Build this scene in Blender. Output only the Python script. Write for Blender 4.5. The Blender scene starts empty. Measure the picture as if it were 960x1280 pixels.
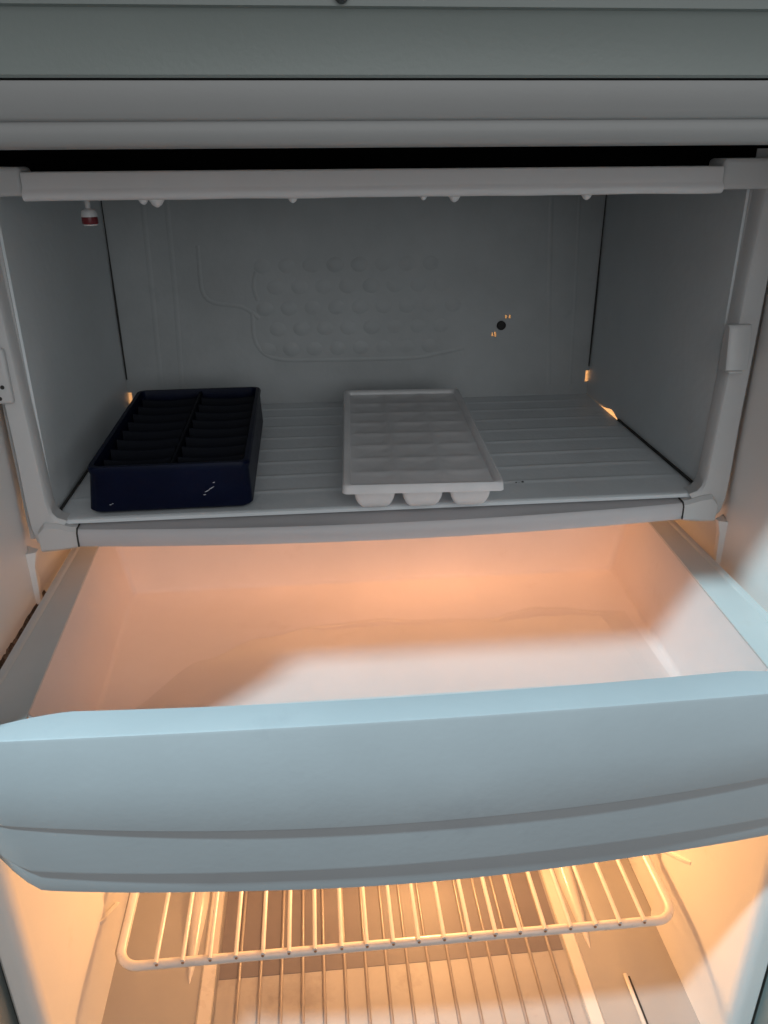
import bpy, bmesh, math, random
from mathutils import Vector, Matrix
from mathutils import noise as mn

random.seed(7)
C = bpy.context.scene
COL = C.collection

# ------------------------------------------------------------------ camera
cam = bpy.data.cameras.new('camera')
cam_o = bpy.data.objects.new('camera', cam)
COL.objects.link(cam_o)
C.camera = cam_o
_p, _y, _r = 0.424052711, 0.0870221609, -0.00749644
fwd = Vector((math.sin(_y)*math.cos(_p), math.cos(_y)*math.cos(_p), -math.sin(_p)))
rt = Vector((math.cos(_y), -math.sin(_y), 0))
up = rt.cross(fwd)
rt2 = rt*math.cos(_r) + up*math.sin(_r)
up2 = -rt*math.sin(_r) + up*math.cos(_r)
M = Matrix((rt2, up2, -fwd)).transposed().to_4x4()
M.translation = Vector((-0.0473358, -0.5044442, 0.2235782))
cam_o.matrix_world = M
cam.sensor_fit = 'HORIZONTAL'
cam.sensor_width = 36.0
cam.lens = 986.764/960*36.0
cam.clip_start = 0.01
cam.clip_end = 50

# ------------------------------------------------------------------ light
w = bpy.data.worlds.new('World')
C.world = w
w.use_nodes = True
bg = w.node_tree.nodes['Background']
bg.inputs[0].default_value = (0.93, 1.0, 1.02, 1)
bg.inputs[1].default_value = 0.085

def lamp(name, kind, loc, power, color, size, target=None):
    L = bpy.data.lights.new(name, kind)
    L.energy = power
    L.color = color
    if kind == 'AREA':
        L.shape = 'DISK'
        L.size = size
    else:
        L.shadow_soft_size = size
    o = bpy.data.objects.new(name, L)
    COL.objects.link(o)
    o.location = loc
    if target is not None:
        o.rotation_euler = (Vector(target) - Vector(loc)).to_track_quat('-Z', 'Y').to_euler()
    return o

_dir = Vector((-0.50, -0.45, 1.0)).normalized()
_edge = Vector((-0.24, -0.19, 0.30))
room_light = lamp('room_light', 'AREA', _edge + _dir*1.5, 45.0, (0.58, 0.87, 0.98), 0.10, _edge)
room_fill = lamp('room_fill_light', 'AREA', (0.35, -2.0, 0.75), 17.0, (0.95, 1.0, 1.02), 2.2, (0, 0, 0.05))  # added fill without a source of its own, brightens the freezer interior
BULB = (0.045, 0.16, -0.275)
bulb_light = lamp('fridge_bulb_light', 'POINT', BULB, 4.6, (1.0, 0.505, 0.18), 0.026)

C.view_settings.view_transform = 'Standard'
C.view_settings.look = 'None'
C.view_settings.exposure = 0
C.view_settings.gamma = 1
C.cycles.max_bounces = 12
C.cycles.diffuse_bounces = 8
C.cycles.glossy_bounces = 4
C.cycles.transmission_bounces = 8
C.cycles.sample_clamp_indirect = 4
C.cycles.use_denoising = True
C.cycles.caustics_reflective = False

# ------------------------------------------------------------------ materials
def mat(name, col, rough=0.4, var=0.04, vscale=12, bump=0.0, bscale=300, trans=0.0, coat=0.0,
        spots=None, spec=0.5, stretch=(1, 1, 1), ior=None, metallic=0.0, ttint=None):
    m = bpy.data.materials.new(name)
    m.use_nodes = True
    nt = m.node_tree
    N = nt.nodes
    Lk = nt.links.new
    b = N['Principled BSDF']
    out = N['Material Output']
    b.inputs['Roughness'].default_value = rough
    b.inputs['Specular IOR Level'].default_value = spec
    b.inputs['Coat Weight'].default_value = coat
    b.inputs['Metallic'].default_value = metallic
    tc = N.new('ShaderNodeTexCoord')
    mp = N.new('ShaderNodeMapping')
    mp.inputs['Scale'].default_value = stretch
    Lk(tc.outputs['Object'], mp.inputs['Vector'])
    n = N.new('ShaderNodeTexNoise')
    n.inputs['Scale'].default_value = vscale
    n.inputs['Detail'].default_value = 6
    n.inputs['Roughness'].default_value = 0.6
    Lk(mp.outputs[0], n.inputs['Vector'])
    r = N.new('ShaderNodeValToRGB')
    r.color_ramp.elements[0].position = 0.3
    r.color_ramp.elements[1].position = 0.7
    c0 = tuple(max(0, c*(1-var)) for c in col) + (1,)
    c1 = tuple(min(1, c*(1+var)) for c in col) + (1,)
    r.color_ramp.elements[0].color = c0
    r.color_ramp.elements[1].color = c1
    Lk(n.outputs['Fac'], r.inputs['Fac'])
    colout = r.outputs['Color']
    if spots:
        scol, sscale, thr, amt = spots
        n2 = N.new('ShaderNodeTexNoise')
        n2.inputs['Scale'].default_value = sscale
        n2.inputs['Detail'].default_value = 8
        n2.inputs['Roughness'].default_value = 0.65
        Lk(mp.outputs[0], n2.inputs['Vector'])
        r2 = N.new('ShaderNodeValToRGB')
        r2.color_ramp.elements[0].position = thr
        r2.color_ramp.elements[0].color = (0, 0, 0, 1)
        r2.color_ramp.elements[1].position = min(1, thr+0.12)
        r2.color_ramp.elements[1].color = (amt, amt, amt, 1)
        Lk(n2.outputs['Fac'], r2.inputs['Fac'])
        mx = N.new('ShaderNodeMixRGB')
        Lk(r2.outputs['Color'], mx.inputs[0])
        Lk(colout, mx.inputs[1])
        mx.inputs[2].default_value = tuple(scol) + (1,)
        colout = mx.outputs[0]
    Lk(colout, b.inputs['Base Color'])
    rr = N.new('ShaderNodeMapRange')
    rr.inputs['To Min'].default_value = max(0, rough-0.07)
    rr.inputs['To Max'].default_value = min(1, rough+0.09)
    Lk(n.outputs['Fac'], rr.inputs['Value'])
    Lk(rr.outputs[0], b.inputs['Roughness'])
    nrm = None
    if bump > 0:
        nb = N.new('ShaderNodeTexNoise')
        nb.inputs['Scale'].default_value = bscale
        nb.inputs['Detail'].default_value = 4
        Lk(mp.outputs[0], nb.inputs['Vector'])
        bp = N.new('ShaderNodeBump')
        bp.inputs['Strength'].default_value = bump
        bp.inputs['Distance'].default_value = 0.001
        Lk(nb.outputs['Fac'], bp.inputs['Height'])
        Lk(bp.outputs[0], b.inputs['Normal'])
        nrm = bp
    if trans > 0:
        t = N.new('ShaderNodeBsdfTranslucent')
        if ttint:
            mt = N.new('ShaderNodeMixRGB')
            mt.blend_type = 'MULTIPLY'
            mt.inputs[0].default_value = 1
            Lk(colout, mt.inputs[1])
            mt.inputs[2].default_value = tuple(ttint)+(1,)
            Lk(mt.outputs[0], t.inputs['Color'])
        else:
            Lk(colout, t.inputs['Color'])
        ms = N.new('ShaderNodeMixShader')
        ms.inputs[0].default_value = trans
        Lk(b.outputs[0], ms.inputs[1])
        Lk(t.outputs[0], ms.inputs[2])
        Lk(ms.outputs[0], out.inputs['Surface'])
    return m

M_ENAMEL = mat('cabinet_enamel', (0.275, 0.30, 0.285), 0.35, 0.03, 9, 0.08, 500, spots=((0.4, 0.38, 0.33), 14, 0.66, 0.25))
M_RAIL = mat('rail_plastic', (0.37, 0.36, 0.355), 0.42, 0.03, 9, 0.06, 500)
M_LINER = mat('liner_plastic', (0.78, 0.755, 0.74), 0.38, 0.03, 7, 0.06, 350, spots=((0.6, 0.5, 0.4), 11, 0.64, 0.3))
M_FRAME = mat('frame_plastic', (0.54, 0.53, 0.53), 0.42, 0.03, 12, 0.05, 400, spots=((0.45, 0.42, 0.38), 30, 0.68, 0.35))
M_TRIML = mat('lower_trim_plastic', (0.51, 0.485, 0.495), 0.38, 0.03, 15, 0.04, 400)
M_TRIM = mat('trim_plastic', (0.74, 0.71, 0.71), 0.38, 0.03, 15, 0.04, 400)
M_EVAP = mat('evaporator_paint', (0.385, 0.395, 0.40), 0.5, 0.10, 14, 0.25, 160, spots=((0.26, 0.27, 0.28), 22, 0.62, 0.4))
M_EVSIDE = mat('evaporator_paint_lightened', (0.70, 0.725, 0.74), 0.45, 0.05, 12, 0.25, 160, spots=((0.45, 0.47, 0.48), 20, 0.64, 0.4))  # lighter copy of the evaporator paint, side wall brightness put into colour
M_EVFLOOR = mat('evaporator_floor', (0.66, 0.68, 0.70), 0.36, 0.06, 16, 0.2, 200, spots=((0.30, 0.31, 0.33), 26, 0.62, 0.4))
M_DARK = mat('slot_shade_black', (0.003, 0.003, 0.003), 0.95, 0.2, 40, 0.3, 200, spec=0.0)  # near black, puts the deep shade of the top slot into colour
M_SEAM = mat('seam_dirt', (0.035, 0.032, 0.03), 0.8, 0.5, 60, 0.3, 200)
M_TRAY = mat('milky_drawer_plastic', (0.90, 0.86, 0.85), 0.33, 0.035, 10, 0.08, 200, spots=((0.78, 0.72, 0.68), 16, 0.62, 0.4), trans=0.32, ttint=(1.0, 0.95, 0.97))
M_TRAY.node_tree.nodes['Principled BSDF'].inputs['Coat Weight'].default_value = 0.25
M_RIM = mat('drawer_rim_plastic', (0.58, 0.57, 0.56), 0.33, 0.03, 18, 0.04, 300, spots=((0.5, 0.42, 0.36), 18, 0.64, 0.35))
M_FRONT = mat('drawer_front_plastic', (0.475, 0.485, 0.50), 0.34, 0.06, 7, 0.08, 250, spots=((0.36, 0.37, 0.40), 13, 0.61, 0.35))
M_WIRE = mat('white_coated_wire', (0.74, 0.69, 0.66), 0.28, 0.04, 60, 0.05, 300, coat=0.3)
M_COVER = mat('crisper_cover_plastic', (0.36, 0.335, 0.325), 0.35, 0.05, 10, 0.06, 100, coat=0.15)
M_PANELR = mat('rear_dark_tone', (0.17, 0.15, 0.165), 0.45, 0.08, 10, 0.1, 60, spec=0.3)  # darker cover tone, reflection and shade at the rear put into colour
M_PANEL = mat('ribbed_clear_plastic', (0.39, 0.355, 0.34), 0.40, 0.08, 14, 0.12, 60, spec=0.3, spots=((0.24, 0.21, 0.2), 12, 0.55, 0.6))
M_RIB = mat('rib_plastic', (0.27, 0.23, 0.22), 0.3, 0.05, 20, 0.0, coat=0.2)
M_LIP = mat('cover_lip_plastic', (0.62, 0.57, 0.53), 0.28, 0.04, 20, 0.0, coat=0.3)
M_NAVY = mat('navy_plastic', (0.0012, 0.0035, 0.018), 0.42, 0.2, 30, 0.12, 250, spec=0.12)
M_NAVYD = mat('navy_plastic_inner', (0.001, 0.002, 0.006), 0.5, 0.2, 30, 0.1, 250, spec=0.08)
M_SPECK = mat('frost_speck', (0.6, 0.62, 0.68), 0.4, 0.05, 60)
M_WTRAY = mat('frosted_ice_tray', (0.88, 0.865, 0.87), 0.45, 0.05, 30, 0.15, 200, trans=0.35)
M_RED = mat('red_band', (0.13, 0.003, 0.008), 0.35, 0.1, 40)
M_RUST = mat('brown_grime', (0.10, 0.06, 0.04), 0.9, 0.6, 90, 0.6, 150, spots=((0.3, 0.22, 0.16), 120, 0.5, 0.9))
M_STEEL = mat('screw_steel', (0.10, 0.10, 0.10), 0.5, 0.2, 80, metallic=0.6)
m = bpy.data.materials.new('water')
m.use_nodes = True
_nt = m.node_tree
_t = _nt.nodes.new('ShaderNodeBsdfTransparent')
_g = _nt.nodes.new('ShaderNodeBsdfGlossy')
_g.inputs['Roughness'].default_value = 0.05
_x = _nt.nodes.new('ShaderNodeMixShader')
_x.inputs[0].default_value = 0.11
_nt.links.new(_t.outputs[0], _x.inputs[1])
_nt.links.new(_g.outputs[0], _x.inputs[2])
_nt.links.new(_x.outputs[0], _nt.nodes['Material Output'].inputs['Surface'])
M_WATER = m
m = bpy.data.materials.new('bulb_glass')
m.use_nodes = True
_b = m.node_tree.nodes['Principled BSDF']
_b.inputs['Base Color'].default_value = (1, 0.9, 0.8, 1)
_b.inputs['Transmission Weight'].default_value = 0.8
_b.inputs['Emission Color'].default_value = (1, 0.5, 0.2, 1)
_b.inputs['Emission Strength'].default_value = 2
M_BULB = m

# ------------------------------------------------------------------ helpers
WORLDLOC = {}

def thing(name, label, cat, loc, rotz=0, group=None):
    o = bpy.data.objects.new(name, None)
    COL.objects.link(o)
    o.location = loc
    o.rotation_euler = (0, 0, rotz)
    o.empty_display_size = 0.02
    o['label'] = label
    o['category'] = cat
    if group:
        o['group'] = group
    WORLDLOC[o.name] = Vector(loc)
    return o

def obj(name, bm, material, parent=None, smooth=True, bevel=0.0, seg=2, label=None, angle=35, local=False):
    me = bpy.data.meshes.new(name)
    bmesh.ops.remove_doubles(bm, verts=bm.verts, dist=1e-7)
    bmesh.ops.recalc_face_normals(bm, faces=bm.faces)
    bm.to_mesh(me)
    bm.free()
    me.materials.append(material)
    o = bpy.data.objects.new(name, me)
    COL.objects.link(o)
    if parent is not None:
        o.parent = parent
        if parent.type == 'EMPTY' and not local:
            o.location = -WORLDLOC[parent.name]
    if smooth:
        for p in me.polygons:
            p.use_smooth = True
        me.set_sharp_from_angle(angle=math.radians(angle))
    if bevel > 0:
        bv = o.modifiers.new('bevel', 'BEVEL')
        bv.width = bevel
        bv.segments = seg
        bv.limit_method = 'ANGLE'
        bv.angle_limit = math.radians(30)
        bv.harden_normals = False
    if label:
        o['label'] = label
    return o

def box(bm, x0, x1, y0, y1, z0, z1):
    v = [bm.verts.new((x, y, z)) for z in (z0, z1) for y in (y0, y1) for x in (x0, x1)]
    for f in ((0, 2, 3, 1), (4, 5, 7, 6), (0, 1, 5, 4), (2, 6, 7, 3), (0, 4, 6, 2), (1, 3, 7, 5)):
        bm.faces.new([v[i] for i in f])
    return bm

def B(*a):
    return box(bmesh.new(), *a)

def tube(bm, pts, r, n=12, closed=False, cap=True):
    pts = [Vector(p) for p in pts]
    rings = []
    m = len(pts)
    ref = None
    for i, p in enumerate(pts):
        if closed:
            t = (pts[(i+1) % m]-pts[i-1]).normalized()
        elif i == 0:
            t = (pts[1]-p).normalized()
        elif i == m-1:
            t = (p-pts[-2]).normalized()
        else:
            t = ((pts[i+1]-p).normalized()+(p-pts[i-1]).normalized()).normalized()
        if ref is None:
            ref = Vector((0, 0, 1)) if abs(t.z) < 0.9 else Vector((1, 0, 0))
        u = ref - t*ref.dot(t)
        u.normalize()
        ref = u
        v = t.cross(u)
        rr = r[i] if isinstance(r, (list, tuple)) else r
        rings.append([bm.verts.new(p+u*rr*math.cos(2*math.pi*k/n)+v*rr*math.sin(2*math.pi*k/n)) for k in range(n)])
    for i in range(m if closed else m-1):
        a, b = rings[i], rings[(i+1) % m]
        for k in range(n):
            bm.faces.new((a[k], a[(k+1) % n], b[(k+1) % n], b[k]))
    if cap and not closed:
        bm.faces.new(rings[0])
        bm.faces.new(rings[-1])
    return bm

def sweep(bm, sections, closed=True, caps=True):
    """sections: list of lists of points (the same count)"""
    rows = [[bm.verts.new(p) for p in s] for s in sections]
    n = len(rows[0])
    for a, b in zip(rows[:-1], rows[1:]):
        for k in range(n if closed else n-1):
            bm.faces.new((a[k], a[(k+1) % n], b[(k+1) % n], b[k]))
    if caps and closed:
        bm.faces.new(rows[0])
        bm.faces.new(rows[-1])
    return bm

def rrect(x0, x1, y0, y1, r, n=5):
    pts = []
    for cx, cy, a0 in ((x1-r, y1-r, 0), (x0+r, y1-r, 90), (x0+r, y0+r, 180), (x1-r, y0+r, 270)):
        for k in range(n+1):
            a = math.radians(a0+90*k/n)
            pts.append((cx+r*math.cos(a), cy+r*math.sin(a)))
    return pts

def lathe(bm, prof, c, axis='z', n=20):
    rows = []
    for (r, h) in prof:
        row = []
        for k in range(n):
            a = 2*math.pi*k/n
            if axis == 'z':
                p = (c[0]+r*math.cos(a), c[1]+r*math.sin(a), c[2]+h)
            else:
                p = (c[0]+r*math.cos(a), c[1]+h, c[2]+r*math.sin(a))
            row.append(bm.verts.new(p))
        rows.append(row)
    for a, b in zip(rows[:-1], rows[1:]):
        for k in range(n):
            bm.faces.new((a[k], a[(k+1) % n], b[(k+1) % n], b[k]))
    bm.faces.new(rows[0])
    bm.faces.new(rows[-1])
    return bm

# ================================================================== the refrigerator shell
WX = 0.25          # inner half width of the cabinet
ZB = -0.66         # inside floor
YB = 0.36          # inside back
fr = thing('refrigerator', 'open white refrigerator with small freezer compartment above a lit lower compartment', 'refrigerator', (0, 0.1, ZB-0.03))

def side_wall(s):
    bm = bmesh.new()
    # plan profile, rounded at the front where the liner turns outwards into the flange
    prof = [(WX+0.003, YB), (WX+0.003, 0.004), (WX, 0.001), (WX, -0.127)]
    for k in range(1, 7):
        a = math.radians(90*k/6)
        prof.append((WX+0.009*(1-math.cos(a)), -0.127-0.011*math.sin(a)))
    prof += [(WX+0.0145, -0.1395), (WX+0.0165, -0.1375), (WX+0.0170, -0.137), (WX+0.0175, YB)]
    z0, z1 = ZB, 0.226
    sweep(bm, [[(s*x, y, z) for x, y in prof] for z in (z0, z1)])
    return obj('side_wall', bm, M_LINER, fr, angle=25)

for s in (-1, 1):
    side_wall(s)
    # front flange of the steel cabinet, outside the liner
    bm = B(*sorted((s*(WX+0.0195), s*(WX+0.055))), -0.200, YB+0.03, ZB-0.03, 0.2898)
    obj('cabinet_side', bm, M_ENAMEL, fr, bevel=0.003)
    # dark joint between liner and steel
    bm = B(*sorted((s*(WX+0.0176), s*(WX+0.0205))), -0.1340, YB, ZB, 0.225)
    obj('joint', bm, M_SEAM, fr, smooth=False)
obj('back_wall', B(-WX-0.02, WX+0.02, YB, YB+0.03, ZB-0.03, 0.226), M_LINER, fr, bevel=0.002)
obj('cabinet_floor', B(-WX-0.02, WX+0.02, -0.12, YB, ZB-0.03, ZB), M_LINER, fr, bevel=0.002)
# roof: slab plus the rounded top rail in front of it
obj('ceiling', B(-WX-0.03, WX+0.03, -0.112, 0.0118, 0.2360, 0.2525), M_LINER, fr)
obj('slot_blocker', B(-WX-0.002, WX+0.002, 0.0120, YB, 0.2162, 0.2890), M_DARK, fr)  # added black block, keeps the slot dark and bulb light out
bm = bmesh.new()
prof = [(-0.110, 0.2330), (-0.125, 0.2290), (-0.139, 0.2267), (-0.1445, 0.2275), (-0.147, 0.2300), (-0.1475, 0.2335), (-0.1475, 0.2366)]
for k in range(0, 5):
    a = math.radians(90*k/4)
    prof.append((-0.1475-0.0035*math.sin(a), 0.2366+0.0022*(1-math.cos(a))))
prof += [(-0.1522, 0.2402), (-0.1522, 0.2506), (-0.110, 0.2506)]
sweep(bm, [[(x, y, z) for y, z in prof] for x in (-0.31, 0.31)])
obj('top_rail', bm, M_RAIL, fr, angle=50)
obj('joint', B(-0.305, 0.305, -0.1480, -0.112, 0.2507, 0.2513), M_SEAM, fr, smooth=False)
bm = bmesh.new()
prof = [(-0.110, 0.2514), (-0.1535, 0.2514), (-0.1545, 0.2524), (-0.1560, 0.2715), (-0.1575, 0.2738), (-0.1600, 0.2744),
        (-0.1600, 0.2840), (-0.110, 0.2840)]
sweep(bm, [[(x, y, z) for y, z in prof] for x in (-0.31, 0.31)])
obj('top_panel', bm, M_ENAMEL, fr, angle=40)
bm = bmesh.new()
box(bm, -0.315, 0.315, -0.190, YB+0.03, 0.2900, 0.315)
obj('lid', bm, M_ENAMEL, fr, bevel=0.004)  # out of view, overhang sized to shade the rail and drawer
obj('lid_joint', B(-0.305, 0.305, -0.155, YB, 0.2840, 0.2900), M_FRAME, fr, smooth=False)
# small dark plug in the top panel
bm = lathe(bmesh.new(), [(0.0012, 0), (0.0026, -0.001), (0.0026, -0.004), (0.0018, -0.005)], (-0.0316, -0.1590, 0.2775), 'y', 14)
obj('screw', bm, M_STEEL, fr)

# ================================================================== the freezer compartment
FW, FH, FD = 0.230, 0.2045, 0.263
fz = obj('freezer_compartment', B(-0.2295, 0.2295, 0.012, FD, 0.2130, 0.2160), M_DARK, fr)   # its top plate, blackened like the slot, carries the rest
def sub(name, bm, m, **k):
    return obj(name, bm, m, fz, **k)

# side panels, leaving an open wedge at the bottom right where light leaks in
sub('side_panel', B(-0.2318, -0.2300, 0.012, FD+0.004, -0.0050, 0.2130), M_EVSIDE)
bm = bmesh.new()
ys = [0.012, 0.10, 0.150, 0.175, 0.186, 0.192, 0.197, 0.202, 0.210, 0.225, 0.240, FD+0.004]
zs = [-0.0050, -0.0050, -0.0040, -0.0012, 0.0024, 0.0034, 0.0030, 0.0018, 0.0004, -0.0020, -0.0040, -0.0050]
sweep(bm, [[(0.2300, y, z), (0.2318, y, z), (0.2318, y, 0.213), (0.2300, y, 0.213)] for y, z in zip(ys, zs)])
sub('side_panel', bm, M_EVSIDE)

# back panel with three real openings: two slots beside the screw, and notches in the bottom corners
def grid_panel(bm, xs, zs, holes, y0, y1):
    def solid(i, j):
        cx, cz = (xs[i]+xs[i+1])/2, (zs[j]+zs[j+1])/2
        return not any(a < cx < b and c < cz < d for a, b, c, d in holes)
    V = {}
    def v(i, j, k):
        if (i, j, k) not in V:
            V[i, j, k] = bm.verts.new((xs[i], (y0, y1)[k], zs[j]))
        return V[i, j, k]
    nx, nz = len(xs)-1, len(zs)-1
    for i in range(nx):
        for j in range(nz):
            if not solid(i, j):
                continue
            for k in (0, 1):
                bm.faces.new((v(i, j, k), v(i+1, j, k), v(i+1, j+1, k), v(i, j+1, k)))
            for di, dj, (a, b) in ((-1, 0, ((i, j), (i, j+1))), (1, 0, ((i+1, j), (i+1, j+1))),
                                   (0, -1, ((i, j), (i+1, j))), (0, 1, ((i, j+1), (i+1, j+1)))):
                ii, jj = i+di, j+dj
                if not (0 <= ii < nx and 0 <= jj < nz) or not solid(ii, jj):
                    bm.faces.new((v(*a, 0), v(*b, 0), v(*b, 1), v(*a, 1)))
    return bm
holes = [(0.1398, 0.1418, 0.0775, 0.0812), (0.1434, 0.1454, 0.0775, 0.0812),
         (0.1272, 0.1290, 0.0605, 0.0642), (0.1298, 0.1318, 0.0600, 0.0648),
         (0.2262, 0.2299, 0.0120, 0.0235), (-0.2299, -0.2262, 0.0030, 0.0150)]
xs = sorted({-0.2299, 0.2299, *[h[0] for h in holes], *[h[1] for h in holes]})
zs = sorted({-0.0040, 0.2128, *[h[2] for h in holes], *[h[3] for h in holes]})
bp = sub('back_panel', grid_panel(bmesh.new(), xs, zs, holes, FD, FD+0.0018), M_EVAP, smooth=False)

# embossed refrigerant channels and the field of bumps on the back panel
bm = bmesh.new()
def channel(pts, r=0.0034, flat=0.28):
    P = [Vector(p) for p in pts]
    fine = []
    for i in range(len(P)-1):
        n = max(2, int((P[i+1]-P[i]).length/0.006))
        for k in range(n):
            fine.append(P[i].lerp(P[i+1], k/n))
    fine.append(P[-1])
    for _ in range(3):
        fine = [fine[0]]+[(fine[i-1]+fine[i]*2+fine[i+1])/4 for i in range(1, len(fine)-1)]+[fine[-1]]
    secs = []
    for i, p in enumerate(fine):
        t = (fine[min(i+1, len(fine)-1)]-fine[max(i-1, 0)]).normalized()
        nrm = Vector((-t.y, 0, 0))
        side = Vector((-t.z, 0, t.x))
        sec = []
        for a in (-1.0, -0.7, -0.35, 0, 0.35, 0.7, 1.0):
            h = 0.0003-r*flat*(0.5+0.5*math.cos(math.pi*a))
            sec.append(Vector((p.x, FD+h, p.z))+side*a*r)
        secs.append(sec)
    sweep(bm, secs, closed=False)
channel([(-0.149, 0, 0.150), (-0.1500, 0, 0.104), (-0.140, 0, 0.097), (-0.112, 0, 0.096), (-0.098, 0, 0.083)])
channel([(-0.104, 0, 0.090), (-0.105, 0, 0.060), (-0.096, 0, 0.046), (-0.080, 0, 0.0425), (-0.03, 0, 0.0415), (0.055, 0, 0.041), (0.10, 0, 0.05)])
channel([(-0.098, 0, 0.126), (-0.104, 0, 0.112), (-0.098, 0, 0.100)])
channel([(-0.193, 0, 0.205), (-0.195, 0, 0.10), (-0.1975, 0, 0.01)], 0.0045, 0.16)
channel([(-0.172, 0, 0.205), (-0.174, 0, 0.10), (-0.178, 0, 0.01)], 0.0045, 0.16)
channel([(0.176, 0, 0.205), (0.182, 0, 0.10), (0.189, 0, 0.01)], 0.0045, 0.16)
channel([(0.203, 0, 0.205), (0.208, 0, 0.10), (0.211, 0, 0.01)], 0.0035, 0.16)
sub('embossed_channel', bm, M_EVAP, angle=60)
bm = bmesh.new()
for row in range(5):
    z = 0.053+row*0.0195
    for k in range(9):
        x = -0.092+k*0.0225+(0.011 if row % 2 else 0)
        if x > 0.09-0.012*abs(row-2):
            continue
        fade = 1.0 if k < 5 else 0.75
        rows = []
        for q in range(5):
            a = q/4
            rad = 0.0085*(1-a)+0.0004
            h = 0.0012*fade*(0.6+0.5*mn.noise(Vector((k*3.1, row*2.7, 0)))+0.3)*math.sin(math.pi/2*a)**0.8
            rows.append([bm.verts.new((x+rad*math.cos(t*math.pi/8), FD+0.0002-h, z+rad*0.85*math.sin(t*math.pi/8))) for t in range(16)])
        for a, b in zip(rows[:-1], rows[1:]):
            for t in range(16):
                bm.faces.new((a[t], a[(t+1) % 16], b[(t+1) % 16], b[t]))
        bm.faces.new(rows[-1])
o = sub('embossed_bump', bm, M_EVAP, angle=70)
o['kind'] = 'stuff'
# screw hole in the back panel
bm = lathe(bmesh.new(), [(0.0002, 0.0004), (0.0018, -0.0002), (0.0034, -0.0004), (0.0044, -0.0020), (0.0044, -0.0006)], (0.1362, FD, 0.0712), 'y', 20)
sub('screw', bm, M_SEAM)
# black folded seams in the back corners
for s, xb, xt in ((-1, -0.2288, -0.2288), (1, 0.2288, 0.2288)):
    bm = bmesh.new()
    tube(bm, [(xb, FD-0.0005, 0.028), (xb, FD-0.0008, 0.09), (xt, FD-0.0006, 0.14), (xt, FD-0.0008, 0.2125)],
         [0.0007, 0.0009, 0.0006, 0.0004], 6)
    sub('seam', bm, M_SEAM)

# floor panel with cross ridges
bm = bmesh.new()
prof = []
y = 0.001
while y < FD-0.0005:
    prof.append((y, 0.0))
    y += 0.0015
ridges = [0.036, 0.066, 0.096, 0.126, 0.156, 0.186, 0.216, 0.243]
pts = []
for yy, _ in prof:
    h = 0
    for r in ridges:
        d = abs(yy-r)
        if d < 0.0045:
            h = max(h, 0.0006*(0.5+0.5*math.cos(math.pi*d/0.0045)))
    pts.append((yy, h))
pts[0] = (0.001, -0.0010)
secs = []
for i in range(31):
    x = -0.2298+0.4588*i/30
    edge = min(1, (0.2262-abs(x))/0.02) if abs(x) < 0.2262 else 0
    sag = 0.0006*mn.noise(Vector((x*14, 1.3, 0)))
    top = [(x, yy, h*max(0, edge)-0.0007+sag*math.sin(yy*20)) for yy, h in pts]
    secs.append(top+[(x, FD-0.0002, -0.0007), (x, FD-0.0002, -0.0035), (x, 0.0008, -0.0040)])
sweep(bm, secs)
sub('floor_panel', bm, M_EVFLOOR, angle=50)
bm = tube(bmesh.new(), [(0.2288, 0.014, 0.0003), (0.2292, 0.08, 0.0002), (0.2292, 0.172, 0.0002)], 0.0012, 6)
sub('seam', bm, M_SEAM)
bm = tube(bmesh.new(), [(-0.2282, 0.014, 0.0003), (-0.2286, 0.16, 0.0002), (-0.2286, 0.25, 0.0002)], 0.0010, 6)
sub('seam', bm, M_SEAM)
bm = bmesh.new()
for x, y, r in ((0.0985, 0.0305, 0.0008), (0.1035, 0.0310, 0.0011), (0.1005, 0.0300, 0.0004)):
    lathe(bm, [(r, 0), (r*0.6, r*0.5)], (x, y, 0.0006), 'z', 7)
sub('crumb', bm, M_SEAM)

# front frame: posts, top bar, bottom trim and corner caps
def post(s):
    bm = bmesh.new()
    # the lower end curls inwards into the corner cap
    xi = [(0.2340, 0.2195), (0.2325, 0.17), (0.2305, 0.10), (0.2290, 0.05), (0.2280, 0.012), (0.2268, 0.005), (0.2240, 0.0012), (0.2180, -0.0010)]
    xo = [(0.2478, 0.2195), (0.2478, 0.17), (0.2472, 0.10), (0.2466, 0.05), (0.2470, 0.010), (0.2465, -0.006), (0.2440, -0.016), (0.2380, -0.0225)]
    if s < 0:
        xi = [(a+0.0015, b) for a, b in xi]
        xo = [(a-0.0022, b) for a, b in xo]
    secs = []
    for (a, za), (b, zb) in zip(xi, xo):
        secs.append([(s*a, 0.0110, za), (s*a, -0.0005, za), (s*(a+0.0014), -0.0022, za+(zb-za)*0.10), (s*(b-0.0014), -0.0022, za+(zb-za)*0.90),
                     (s*b, -0.0005, zb), (s*b, 0.0110, zb)])
    sweep(bm, secs)
    return sub('frame_post', bm, M_FRAME, angle=40)
for s in (-1, 1):
    post(s)
    # corner cap under the post, closing on the bottom trim
    bm = bmesh.new()
    secs = []
    for x, zt, zbm in ((0.2130, -0.0050, -0.0195), (0.2170, -0.0045, -0.0205), (0.2260, -0.0020, -0.0215), (0.2340, -0.0010, -0.0222), (0.2385, -0.0060, -0.0222)):
        secs.append([(s*x, 0.0105, zt), (s*x, -0.0030, zt), (s*x, -0.0056, zt-0.0025), (s*x, -0.0056, zbm+0.002), (s*x, -0.0035, zbm), (s*x, 0.0105, zbm)])
    sweep(bm, secs)
    sub('corner_cap', bm, M_FRAME, angle=40)
    # top corner blocks
    bm = B(*sorted((s*(0.2010 if s > 0 else 0.2060), s*0.2476)), -0.0110, 0.0110, 0.2035 if s > 0 else 0.2040, 0.2208 if s > 0 else 0.2192)
    sub('corner_cap', bm, M_FRAME, bevel=0.0025, seg=3)
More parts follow.
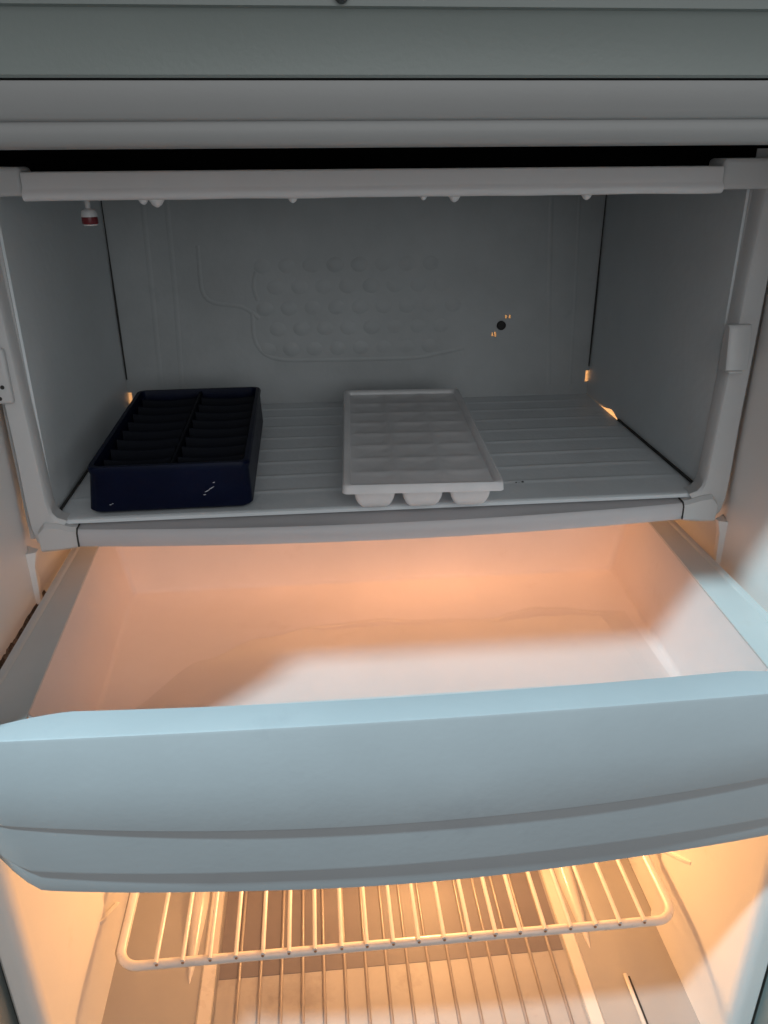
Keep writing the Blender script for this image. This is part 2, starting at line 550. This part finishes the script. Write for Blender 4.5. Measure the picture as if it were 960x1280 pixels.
# latch block and hinge block
bm = bmesh.new()
sweep(bm, [[(0.2235, -0.0012, z), (0.2235, -y+0.006, z), (0.2250, -y+0.0048, z), (0.2375, -y+0.0048, z), (0.2390, -y+0.006, z), (0.2390, -0.0012, z)]
           for z, y in ((0.0915, 0.0150), (0.0925, 0.0175), (0.1190, 0.0135), (0.1210, 0.0120))])
sub('latch_block', bm, M_FRAME, angle=40)
bm = B(0.2265, 0.2360, -0.0110, -0.0050, 0.0895, 0.0915)
sub('latch_hook', bm, M_FRAME, bevel=0.0008)
bm = B(-0.2490, -0.2365, -0.0065, -0.0010, 0.083, 0.118)
sub('hinge_block', bm, M_FRAME, bevel=0.002)
for dx, z in ((-0.2460, 0.0935), (-0.2412, 0.0940), (-0.2440, 0.0868)):
    bm = lathe(bmesh.new(), [(0.0002, 0.0), (0.0012, -0.0003), (0.0015, 0.0006)], (dx, -0.0067, z), 'y', 10)
    sub('screw_hole', bm, M_SEAM)

# top bar: two flat faces with a soft bead along the lower edge
bm = bmesh.new()
prof = [(0.0100, 0.2165), (-0.0110, 0.2165), (-0.0125, 0.2155), (-0.0130, 0.2085), (-0.0142, 0.2072), (-0.0155, 0.2058), (-0.0158, 0.2040), (-0.0145, 0.2022), (-0.0120, 0.2015), (0.0100, 0.2015)]
secs = []
for i in range(41):
    x = -0.2055+0.4058*i/40
    wob = 0.00045*mn.noise(Vector((x*30, 0, 5)))
    secs.append([(x, y, z+(wob if z < 0.206 else 0)) for y, z in prof])
sweep(bm, secs)
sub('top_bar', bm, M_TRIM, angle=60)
# frost nubs hanging under the top bar
for x, sz in ((-0.1340, 1.25), (-0.1415, 0.8), (-0.0560, 0.8), (0.0210, 0.6), (0.0395, 1.0), (0.1200, 0.9), (-0.1750, 0.0)):
    if sz == 0:
        continue
    bm = lathe(bmesh.new(), [(0.0040*sz, 0.003), (0.0036*sz, 0.0), (0.0022*sz, -0.0022*sz), (0.0006*sz, -0.0032*sz)], (x, -0.0060, 0.2012), 'z', 12)
    sub('frost_drop', bm, M_TRIM)

# bottom trim strip, bowed slightly forward in the middle
bm = bmesh.new()
secs = []
for i in range(49):
    x = -0.2125+0.425*i/48
    t = x/0.2125
    bow = 0.0085*(1-t*t)
    y0 = -0.0060-bow
    sag = -0.0015*(1-t*t)
    secs.append([(x, 0.0098, -0.0052), (x, y0+0.006, -0.0060+sag), (x, y0+0.0018, -0.0062+sag), (x, y0, -0.0082+sag),
                 (x, y0-0.0004, -0.0150+sag), (x, y0+0.0012, -0.0188+sag), (x, y0+0.004, -0.0200+sag), (x, 0.0098, -0.0200)])
sweep(bm, secs)
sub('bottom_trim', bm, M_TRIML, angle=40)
for s in (-1, 1):
    bm = tube(bmesh.new(), [(s*0.2128, 0.006, -0.0050), (s*0.2128, -0.0040, -0.0056), (s*0.2128, -0.0062, -0.0085), (s*0.2128, -0.0066, -0.018)], 0.0006, 6)
    sub('seam', bm, M_SEAM)
for s in (-1, 1):
    sub('side_filler', B(*sorted((s*0.2319, s*0.2505)), 0.0112, 0.0150, -0.0190, 0.2260), M_FRAME, smooth=False)  # added blockers, stop bulb light leaking past the posts
# underside plate of the freezer
sub('underside', B(-0.2317, 0.2317, 0.0100, FD, -0.0160, -0.0120), M_FRAME)

# temperature indicator hanging inside on the left
ind = obj('indicator', lathe(bmesh.new(), [(0.0085, 0.0040), (0.0080, 0.0005), (0.0018, -0.0010), (0.0016, -0.0075), (0.0040, -0.0088), (0.0048, -0.0105), (0.0048, -0.0125)],
                            (-0.1797, 0.0200, 0.2035), 'z', 20), M_FRAME, fr)
obj('red_band', lathe(bmesh.new(), [(0.0047, -0.0126), (0.0048, -0.0160), (0.0046, -0.0166)], (-0.1797, 0.0200, 0.2035), 'z', 20), M_RED, ind)
obj('indicator_foot', lathe(bmesh.new(), [(0.0046, -0.0167), (0.0042, -0.0175)], (-0.1797, 0.0200, 0.2035), 'z', 20), M_FRAME, ind)

# ================================================================== lamp, runners and shelf supports inside the lower compartment
hs = obj('lamp_housing', lathe(bmesh.new(), [(0.009, 0.0), (0.010, -0.012), (0.010, -0.016), (0.008, -0.020)], (BULB[0], BULB[1], -0.205), 'z', 24), M_FRAME, fr)
obj('light_bulb', lathe(bmesh.new(), [(0.006, 0.0), (0.008, -0.006), (0.010, -0.014), (0.0085, -0.022), (0.002, -0.026)], (BULB[0], BULB[1], -0.2253), 'z', 20), M_BULB, hs)
obj('lamp_bracket', B(BULB[0]-0.012, BULB[0]+0.012, BULB[1]-0.004, YB, -0.2045, -0.2005), M_FRAME, hs)

for s in (-1, 1):
    bm = bmesh.new()
    secs = []
    for i in range(25):
        y = -0.125+0.36*i/24
        secs.append([(s*0.2505, y, -0.0665), (s*0.2455, y, -0.0665), (s*0.2435, y, -0.0680), (s*0.2435, y, -0.0705), (s*0.2505, y, -0.0720)])
    sweep(bm, secs)
    obj('drawer_runner', bm, M_RIM, fr, angle=40)
    # corner post of the liner under the freezer frame
    bm = bmesh.new()
    sweep(bm, [[(s*0.2530, 0.010, z), (s*(0.2478-d), 0.0035, z), (s*(0.2478-d), -0.0015, z), (s*0.2503, -0.004, z)] for z, d in ((-0.0235, 0.004), (-0.034, 0.0012), (-0.066, 0.0))])
    obj('liner_rib', bm, M_LINER, fr, angle=50)
    # wall supports for the wire shelf
    for y0, y1, z in ((0.150, 0.200, -0.3495), (0.150, 0.200, -0.3745)):
        bm = bmesh.new()
        n = 8
        secs = []
        for i in range(n+1):
            t = i/n
            d = 0.0050*min(1, t*4, (1-t)*4+0.1)+0.0002
            y = y0+(y1-y0)*t
            secs.append([(s*0.2510, y, z+0.003), (s*(0.2500-d), y, z+0.0015), (s*(0.2500-d), y, z-0.0015), (s*0.2510, y, z-0.0045)])
        sweep(bm, secs)
        obj('shelf_support', bm, M_LINER, fr, angle=50)
    ya, za, yb2, zb2 = (-0.016, -0.371, 0.034, -0.408) if s < 0 else (-0.045, -0.3225, 0.022, -0.372)
    bm = bmesh.new()
    secs = []
    for i in range(9):
        t = i/8
        d = 0.0018*min(1, t*6+0.3)
        y, z = ya+(yb2-ya)*t, za+(zb2-za)*t
        secs.append([(s*0.2512, y, z+0.004), (s*(0.2500-d), y, z+0.0025), (s*(0.2500-d), y, z-0.0005), (s*0.2512, y, z-0.003)])
    sweep(bm, secs)
    obj('shelf_stop', bm, M_LINER, fr, angle=50)
# grimy gap strip along the left runner
bm = bmesh.new()
secs = []
for i in range(60):
    y = -0.135+0.150*i/59
    wv = 0.0014+0.0012*abs(mn.noise(Vector((y*60, 3, 1))))
    if y < -0.05:
        wv += 0.0022*abs(mn.noise(Vector((y*150, 8, 1))))
    secs.append([(-0.2501, y, -0.0662), (-0.2466+0.0008*mn.noise(Vector((y*90, 1, 1))), y, -0.0656), (-0.2496, y, -0.0650+wv*1.2), (-0.2501, y, -0.0640+wv*1.6)])
sweep(bm, secs)
obj('grime', bm, M_RUST, fr, angle=50, label='dark brown grime in the gap beside the drawer')

# ================================================================== chiller drawer
DZ = -0.055
dr = thing('chiller_drawer', 'pulled-out milky white chiller drawer with a wide pale blue-white bowed front below the freezer', 'drawer', (0, -0.02, -0.125))

def hw_top(y):    # inner half width at the rim
    t = (0.112-y)/0.26
    return 0.2255-0.013*t
def ring(y0, y1, z, inset, r, n=6):
    """rounded rectangle that narrows towards the front; y0 front, y1 back"""
    pts = []
    for sx, sy, a0 in ((1, 1, 0), (-1, 1, 90), (-1, -1, 180), (1, -1, 270)):
        for k in range(n+1):
            a = math.radians(a0+90*k/n)
            yy = (y1-r if sy > 0 else y0+r)+r*math.sin(a)
            hw = hw_top(yy)-inset
            pts.append((sx*(hw-r)+r*math.cos(a), yy, z))
    return pts
bm = bmesh.new()
Y0, Y1 = -0.142, 0.1115
inner = [ring(Y0, Y1, DZ, 0, 0.007), ring(Y0+0.001, Y1-0.0012, DZ-0.004, 0.0012, 0.007), ring(Y0+0.006, Y1-0.005, -0.1165, 0.0118, 0.006),
         ring(Y0+0.008, Y1-0.0056, -0.1190, 0.0126, 0.006), ring(Y0+0.012, Y1-0.0080, -0.1200, 0.0150, 0.005), ring(Y0+0.05, Y1-0.04, -0.1203, 0.06, 0.005)]
outer = [ring(Y0+0.05, Y1-0.04, -0.1233, 0.06, 0.006), ring(Y0+0.010, Y1-0.0085, -0.1230, 0.0155, 0.009), ring(Y0+0.004, Y1-0.003, -0.1195, 0.0105, 0.011),
         ring(Y0-0.0015, Y1+0.0022, -0.062, -0.002, 0.013), ring(Y0-0.0025, Y1+0.0030, DZ, -0.003, 0.013)]
rows = [[bm.verts.new(p) for p in s] for s in inner+outer]
n = len(rows[0])
for i, (a, b) in enumerate(zip(rows[:-1], rows[1:])):
    if i == len(inner)-1:
        continue
    for k in range(n):
        bm.faces.new((a[k], a[(k+1) % n], b[(k+1) % n], b[k]))
bm.faces.new(rows[len(inner)-1])
bm.faces.new(rows[len(inner)])
for k in range(n):
    bm.faces.new((rows[-1][k], rows[-1][(k+1) % n], rows[0][(k+1) % n], rows[0][k]))
obj('tray', bm, M_TRAY, dr, angle=60)

# rims along both sides and the back
for s in (-1, 1):
    bm = bmesh.new()
    secs = []
    for i in range(33):
        y = 0.118-(0.118+0.1575)*i/32
        xi = hw_top(y)-0.0006
        xo = 0.2412-0.0005*(i/32)
        if s > 0:
            xo += 0.0015
        z = DZ+0.0012
        secs.append([(s*xi, y, z-0.0018), (s*xi, y, z-0.0004), (s*(xi+0.0006), y, z), (s*(xo-0.0050), y, z), (s*(xo-0.0042), y, z+0.0014), (s*(xo-0.0034), y, z+0.0018),
                     (s*(xo-0.0004), y, z+0.0018), (s*xo, y, z+0.0010), (s*xo, y, z-0.0090), (s*(xo-0.0020), y, z-0.0090), (s*(xo-0.0022), y, z-0.0018)])
    sweep(bm, secs)
    obj('side_rim', bm, M_RIM, dr, angle=50)
bm = B(-0.225, 0.225, 0.1130, 0.1200, DZ-0.010, DZ+0.0010)
obj('back_rim', bm, M_TRAY, dr, bevel=0.001)

# bowed front panel
def lerp(a, b, t):
    return a+(b-a)*t
bm = bmesh.new()
secs = []
N = 80
for i in range(N+1):
    x = -0.250+0.514*i/N
    XE = 0.250 if x < 0 else 0.264
    u = abs(x)/XE
    c = 1-min(1, u)**2                        # 1 in the middle, 0 at the ends
    yo = -0.1660-0.0065*c                     # outer face, top edge
    yi = -0.1420-0.0110*c                     # back face
    e = max(0, (abs(x)-0.185)/(XE-0.185))
    yi = lerp(yi, yo+0.0008, e**1.4)
    yo += 0.0085*max(0, (abs(x)-0.222)/(XE-0.222))**2
    yi += 0.0085*max(0, (abs(x)-0.222)/(XE-0.222))**2
    zt = -0.0478-0.0012*(u**3)
    z1 = lerp(-0.1010, -0.1195, c**0.9)       # lower edge of the main face
    z2 = lerp(-0.1350, -0.1560, c**0.8)       # lower edge of the band
    z3 = lerp(-0.1540, -0.1800, c**0.8)       # bottom
    sh = max(0, (abs(x)-XE+0.033)/0.033)    # lower corners cut back and rounded
    z2 = lerp(z2, z1-0.010, sh**1.3)
    z3 = lerp(z3, z1-0.014, sh**1.3)
    o1 = lerp(0.0006, 0.0035, min(1, c*1.15))
    o2 = lerp(0.0016, 0.0048, min(1, c*1.3))
    lean = 0.0022
    secs.append([(x, yi, zt), (x, yo+0.0016, zt), (x, yo+0.0004, zt-0.0006), (x, yo, zt-0.0020), (x, yo-lean*0.7, lerp(zt, z1, 0.5)), (x, yo-lean, z1+0.0016), (x, yo-lean+0.0006, z1+0.0002), (x, yo-lean+o1, z1),
                 (x, yo-lean+o1+0.0004, z1-0.002), (x, yo-lean+o1+0.0010, z2+0.002), (x, yo-lean+o1+0.0016, z2), (x, yo-lean+o1+o2+0.0016, z2-0.0006),
                 (x, yo-lean+o1+o2+0.0020, lerp(z2, z3, 0.6)), (x, yo-lean+o1+o2+0.0040, z3), (x, yo+0.0150, z3), (x, yo+0.0150, z1), (x, yi, zt-0.014)])
sweep(bm, secs)
obj('front_panel', bm, M_FRONT, dr, angle=32)

# thin film of water on the drawer floor, its rear edge wavy
bm = bmesh.new()
WL = [(-0.19, -0.06), (-0.14, 0.0), (-0.10, 0.026), (-0.05, 0.040), (0.0, 0.0452), (0.0256, 0.0401), (0.0519, 0.0399), (0.0775, 0.0361), (0.091, 0.0372), (0.106, 0.0444), (0.1244, 0.0502), (0.1476, 0.0478), (0.1723, 0.0402), (0.199, 0.036)]
def edge_y(x):
    for (a, ya), (b, yb_) in zip(WL[:-1], WL[1:]):
        if a <= x <= b:
            t = (x-a)/(b-a)
            t = t*t*(3-2*t)
            return ya+(yb_-ya)*t
    return WL[-1][1]
n = 90
P = [(-0.19+0.388*i/n, edge_y(-0.19+0.388*i/n)+0.0008*mn.noise(Vector((i*0.3, 0, 2)))) for i in range(n+1)]
rows = [[bm.verts.new((x, y, -0.12015)) for x, y in P], [bm.verts.new((x, y-0.0009, -0.1196)) for x, y in P], [bm.verts.new((x, y-0.0024, -0.1191)) for x, y in P],
        [bm.verts.new((x, y-0.0040, -0.1195)) for x, y in P], [bm.verts.new((x, y-0.0060, -0.1197)) for x, y in P], [bm.verts.new((x, -0.120, -0.1197)) for x, y in P], [bm.verts.new((x, -0.121, -0.12015)) for x, y in P]]
for a, b in zip(rows[:-1], rows[1:]):
    for k in range(n):
        bm.faces.new((a[k], a[k+1], b[k+1], b[k]))
pud = obj('puddle', bm, M_WATER, None, angle=50)
pud['label'] = 'thin wavy edged film of water on the chiller drawer floor'
pud['category'] = 'water'

# ================================================================== wire shelf
SZ = -0.365
ws = thing('wire_shelf', 'white coated wire shelf with many parallel rods under the chiller drawer', 'shelf', (0, 0.09, SZ-0.005))
def arc(cx, cy, r, a0, a1, z, n=7):
    return [(cx+r*math.cos(math.radians(a0+(a1-a0)*k/n)), cy+r*math.sin(math.radians(a0+(a1-a0)*k/n)), z) for k in range(n+1)]
xl, xr, yf, yb, rr = -0.2245, 0.2355, -0.0625, 0.240, 0.016
loop = arc(xl+rr, yf+rr, rr, 180, 270, SZ)+arc(xr-rr, yf+rr, rr, 270, 360, SZ)+arc(xr-rr, yb-rr, rr, 0, 90, SZ)+arc(xl+rr, yb-rr, rr, 90, 180, SZ)
obj('shelf_frame', tube(bmesh.new(), loop, 0.0038, 14, closed=True), M_WIRE, ws, angle=60)
base = None
for k in range(20):
    x = -0.1937+0.02108*k
    if base is None:
        bm = tube(bmesh.new(), [(0, yf-0.0032, 0), (0, yf+0.02, 0), (0, 0.09, -0.0004), (0, yb+0.003, 0)], 0.0018, 10)
        base = obj('rod', bm, M_WIRE, ws, angle=60)
        o = base
        pz = SZ+0.0052
    else:
        o = base.copy()
        COL.objects.link(o)
        o.parent = ws
    o.location = Vector((x+random.uniform(-.0005, .0005), 0, SZ+0.0050))-WORLDLOC[ws.name]
w0 = None
M_WELD = mat('weld_mark', (0.30, 0.17, 0.09), 0.6, 0.3, 80)
for k in range(20):
    x = -0.1937+0.02108*k
    if w0 is None:
        w0 = obj('weld_spot', lathe(bmesh.new(), [(0.0006, -0.0008), (0.0012, -0.0003), (0.0013, 0.0004), (0.0008, 0.0012)], (0, 0, 0), 'z', 10), M_WELD, ws)
        o = w0
    else:
        o = w0.copy()
        COL.objects.link(o)
        o.parent = ws
    o.location = Vector((x+random.uniform(-.0003, .0003), yf-0.0030, SZ+0.0031))-WORLDLOC[ws.name]
obj('cross_wire', tube(bmesh.new(), [(xl, 0.11, SZ-0.002), (xr, 0.11, SZ-0.002)], 0.003, 10), M_WIRE, ws, angle=60)

# ================================================================== crisper with ribbed cover
CZ = -0.440
cr = thing('crisper_bin', 'smoky plastic crisper bin with a ribbed cover below the wire shelf', 'crisper bin', (0, 0.1, ZB+0.002))
bm = bmesh.new()
box(bm, -0.2535, 0.2535, -0.128, 0.350, CZ-0.006, CZ)
cov = obj('cover', bm, M_COVER, cr, bevel=0.0015)
bm = bmesh.new()
sweep(bm, [[(-0.1556, -0.120, CZ+0.0002), (-0.1556, -0.120, CZ+0.0016), (0.1560, -0.120, CZ+0.0016), (0.1560, -0.120, CZ+0.0002)],
           [(-0.1556, 0.330, CZ+0.0002), (-0.1556, 0.330, CZ+0.0016), (0.1560, 0.330, CZ+0.0016), (0.1560, 0.330, CZ+0.0002)]])
obj('clear_panel', bm, M_PANEL, cov, smooth=False)
obj('rear_tone_sheet', B(-0.1552, 0.1556, -0.028, 0.331, CZ+0.0010, CZ+0.0019), M_PANELR, cov, smooth=False)  # added sheet carrying the darker light tone of the cover's rear
b0 = None
for k in range(16):
    x = -0.1374+0.0187*k
    if b0 is None:
        bm = bmesh.new()
        sweep(bm, [[(-0.0016, y, 0), (-0.0011, y, 0.0016), (0, y, 0.0022), (0.0011, y, 0.0016), (0.0016, y, 0)] for y in (-0.119, 0.329)])
        b0 = obj('rib', bm, M_RIB, cov, angle=70)
        o = b0
    else:
        o = b0.copy()
        COL.objects.link(o)
        o.parent = cov
    o.location = (x, 0, CZ+0.0016)
# pale border strips, and tapered lips shaped and coloured as bright reflection streaks
for s in (-1, 1):
    bm = bmesh.new()
    sweep(bm, [[(s*0.1585, y, CZ+0.0002), (s*0.1590, y, CZ+0.0024), (s*0.1695, y, CZ+0.0024), (s*0.1712, y, CZ+0.0002)] for y in (-0.124, 0.335)])
    obj('border_strip', bm, M_LIP, cov, angle=50)
    bm = bmesh.new()
    secs = []
    for i in range(22):
        t = i/21
        y = -0.028+0.20*t
        h = 0.012*min(1, t*2.2)**0.8+0.0004
        wd = 0.0085*min(1, t*2.5)**0.7+0.0004
        xc = 0.181+0.001*math.sin(t*3)
        secs.append([(s*(xc-wd), y, CZ-0.0002), (s*(xc-wd*0.8), y, CZ+h*0.7), (s*xc, y, CZ+h), (s*(xc+wd*0.6), y, CZ+h*0.7), (s*(xc+wd), y, CZ-0.0002)])
    sweep(bm, secs)
    obj('streak_lip', bm, M_LIP, cov, angle=60)
bm = B(0.2010, 0.2045, -0.124, -0.056, CZ+0.0002, CZ+0.0030)
obj('slide_strip', bm, M_LIP, cov, bevel=0.001)
obj('slot', B(0.2048, 0.2066, -0.124, -0.058, CZ+0.0002, CZ+0.0010), M_SEAM, cov, smooth=False)
# the bin under the cover
bm = bmesh.new()
sweep(bm, [[(-0.235, -0.120, ZB+0.003), (0.235, -0.120, ZB+0.003), (0.235, 0.335, ZB+0.003), (-0.235, 0.335, ZB+0.003)],
           [(-0.243, -0.126, CZ-0.008), (0.243, -0.126, CZ-0.008), (0.243, 0.345, CZ-0.008), (-0.243, 0.345, CZ-0.008)],
           [(-0.240, -0.123, CZ-0.008), (0.240, -0.123, CZ-0.008), (0.240, 0.342, CZ-0.008), (-0.240, 0.342, CZ-0.008)],
           [(-0.232, -0.117, ZB+0.006), (0.232, -0.117, ZB+0.006), (0.232, 0.332, ZB+0.006), (-0.232, 0.332, ZB+0.006)]])
obj('bin_body', bm, M_COVER, cr, bevel=0.002)

# ================================================================== navy ice cube tray
bt = thing('ice_cube_tray', 'dark navy blue ice cube tray at the left of the freezer floor', 'ice tray', (-0.149, 0.1, 0.0006), math.radians(0.6), 'ice cube trays')
H = 0.0340
X0, X1, T0, T1 = -0.0545, 0.0525, -0.095, 0.098
bm = bmesh.new()
r1 = [(p[0], p[1]) for p in rrect(X0-0.003, X1+0.001, T0-0.001, T1, 0.007)]
r2 = [(p[0], p[1]) for p in rrect(X0, X1, T0, T1, 0.007)]
r3 = [(p[0], p[1]) for p in rrect(X0+0.003, X1-0.003, T0+0.003, T1-0.003, 0.005)]
def lay(r, z):
    return [bm.verts.new((x, y, z)) for x, y in r]
rows = [lay(rrect(X0-0.001, X1-0.001, T0+0.001, T1-0.002, 0.007), 0.0008), lay(r1, 0.003), lay(r2, H-0.006), lay(rrect(X0-0.001, X1+0.001, T0-0.001, T1+0.001, 0.007), H-0.002), lay(r2, H),
        lay(r3, H), lay(rrect(X0+0.004, X1-0.004, T0+0.004, T1-0.004, 0.005), H-0.005), lay(rrect(X0+0.004, X1-0.004, T0+0.004, T1-0.004, 0.005), 0.0160)]
for a, b in zip(rows[:-1], rows[1:]):
    for k in range(len(a)):
        bm.faces.new((a[k], a[(k+1) % len(a)], b[(k+1) % len(a)], b[k]))
bm.faces.new(rows[0])
bm.faces.new(rows[-1])
obj('shell', bm, M_NAVY, bt, angle=50, local=True)
bm = bmesh.new()
sweep(bm, [[(-0.0018, y, 0.004), (-0.0012, y, H-0.003), (-0.0004, y, H-0.0016), (0.0008, y, H-0.0016), (0.0016, y, H-0.003), (0.0022, y, 0.004)] for y in (T0+0.0045, T1-0.0045)])
obj('centre_wall', bm, M_NAVYD, bt, angle=50, local=True)
d0 = None
for k in range(8):
    for s in (-1, 1):
        if d0 is None:
            bm = bmesh.new()
            secs = []
            for i in range(9):
                x = -0.0228+0.0456*i/8
                dip = 0.0018*(1-(2*i/8-1)**2)
                secs.append([(x, -0.0014, 0.004-H+0.004), (x, -0.0008, -0.001-dip), (x, 0, -dip), (x, 0.0008, -0.001-dip), (x, 0.0014, 0.004-H+0.004)])
            sweep(bm, secs)
            d0 = obj('divider', bm, M_NAVYD, bt, angle=50, local=True)
            o = d0
        else:
            o = d0.copy()
            COL.objects.link(o)
            o.parent = bt
        o.location = (s*0.0252, T0+0.0215*(k+1), H-0.0022)
for x, z, l, a in ((0.0265, 0.0165, 0.0042, 0.5), (0.0235, 0.0145, 0.0038, 0.45), (0.0285, 0.0205, 0.0016, 0.3), (0.0215, 0.0118, 0.0018, 0.1), (-0.042, 0.0075, 0.0016, 0.1), (-0.0405, 0.0082, 0.0010, 0.0)):
    bm = bmesh.new()
    dx, dz = math.cos(a)*l/2, math.sin(a)*l/2
    tube(bm, [(x-dx, T0-0.0018, z-dz), (x, T0-0.0021, z), (x+dx, T0-0.0018, z+dz)], [0.0001, 0.0003, 0.0001], 6)
    obj('frost_speck', bm, M_SPECK, bt, local=True)

# ================================================================== white ice cube tray
wt = thing('ice_cube_tray', 'translucent frosted white ice cube tray with rounded cells in the middle of the freezer floor', 'ice tray', (0.0275, 0.1000, 0.0006), math.radians(-2.6), 'ice cube trays')
HW, HL, RZ = 0.0545, 0.1185, 0.0215
bm = bmesh.new()
rows = [[bm.verts.new((x, y, z)) for x, y in rrect(-a, a, -b, b, r)] for a, b, r, z in
        ((HW-0.0055, HL-0.0055, 0.003, RZ-0.0015), (HW-0.0045, HL-0.0045, 0.003, RZ), (HW-0.001, HL-0.001, 0.004, RZ+0.0004), (HW, HL, 0.004, RZ-0.0008),
         (HW+0.0004, HL+0.0004, 0.004, RZ-0.0056), (HW-0.0008, HL-0.0008, 0.004, RZ-0.0060), (HW-0.0012, HL-0.0012, 0.004, RZ-0.0020), (HW-0.0055, HL-0.0055, 0.003, RZ-0.0030))]
for a, b in zip(rows[:-1], rows[1:]):
    for k in range(len(a)):
        bm.faces.new((a[k], a[(k+1) % len(a)], b[(k+1) % len(a)], b[k]))
for k in range(len(rows[0])):
    bm.faces.new((rows[-1][k], rows[-1][(k+1) % len(a)], rows[0][(k+1) % len(a)], rows[0][k]))
obj('rim', bm, M_WTRAY, wt, angle=50, local=True)
# the web between the cells: one sheet with rounded humps between pockets
NXc, NYc = 3, 8
cw, cl = (2*(HW-0.0052))/NXc, (2*(HL-0.0052))/NYc
bm = bmesh.new()
gx, gy = 14, 9
def cell_h(u, v):
    # u,v in -1..1 inside one cell; a shallow frosted dip, filled nearly to the brim
    e = max(abs(u)**3, abs(v)**3)
    return RZ-0.0028-0.0014*(1-e)**1.1
vs = {}
nx, ny = NXc*gx, NYc*gy
for i in range(nx+1):
    for j in range(ny+1):
        u = ((i/gx) % 1)*2-1 if i < nx else 1
        v = ((j/gy) % 1)*2-1 if j < ny else 1
        x = -(HW-0.0052)+i/gx*cw
        y = -(HL-0.0052)+j/gy*cl
        z = cell_h(u, v)+0.0004*mn.noise(Vector((x*200, y*200, 0)))
        vs[i, j] = bm.verts.new((x, y, z))
for i in range(nx):
    for j in range(ny):
        bm.faces.new((vs[i, j], vs[i+1, j], vs[i+1, j+1], vs[i, j+1]))
obj('web', bm, M_WTRAY, wt, angle=80, local=True)
c0 = None
for i in range(NXc):
    for j in range(NYc):
        if c0 is None:
            bm = bmesh.new()
            rows = []
            for a, z in ((1.0, -0.0040), (0.97, -0.008), (0.90, -0.0125), (0.78, -0.0165), (0.62, -0.0192), (0.42, -0.0205), (0.2, -0.0208)):
                rows.append([bm.verts.new((x, y, z)) for x, y in rrect(-cw*0.445*a, cw*0.445*a, -cl*0.47*min(1, a+0.12), cl*0.47*min(1, a+0.12), 0.004*a)])
            for a, b in zip(rows[:-1], rows[1:]):
                for k in range(len(a)):
                    bm.faces.new((a[k], a[(k+1) % len(a)], b[(k+1) % len(a)], b[k]))
            bm.faces.new(rows[-1])
            c0 = obj('cell', bm, M_WTRAY, wt, angle=60, local=True)
            o = c0
        else:
            o = c0.copy()
            COL.objects.link(o)
            o.parent = wt
        o.location = (-(HW-0.0052)+(i+0.5)*cw, -(HL-0.0052)+(j+0.5)*cl, RZ-0.0004)
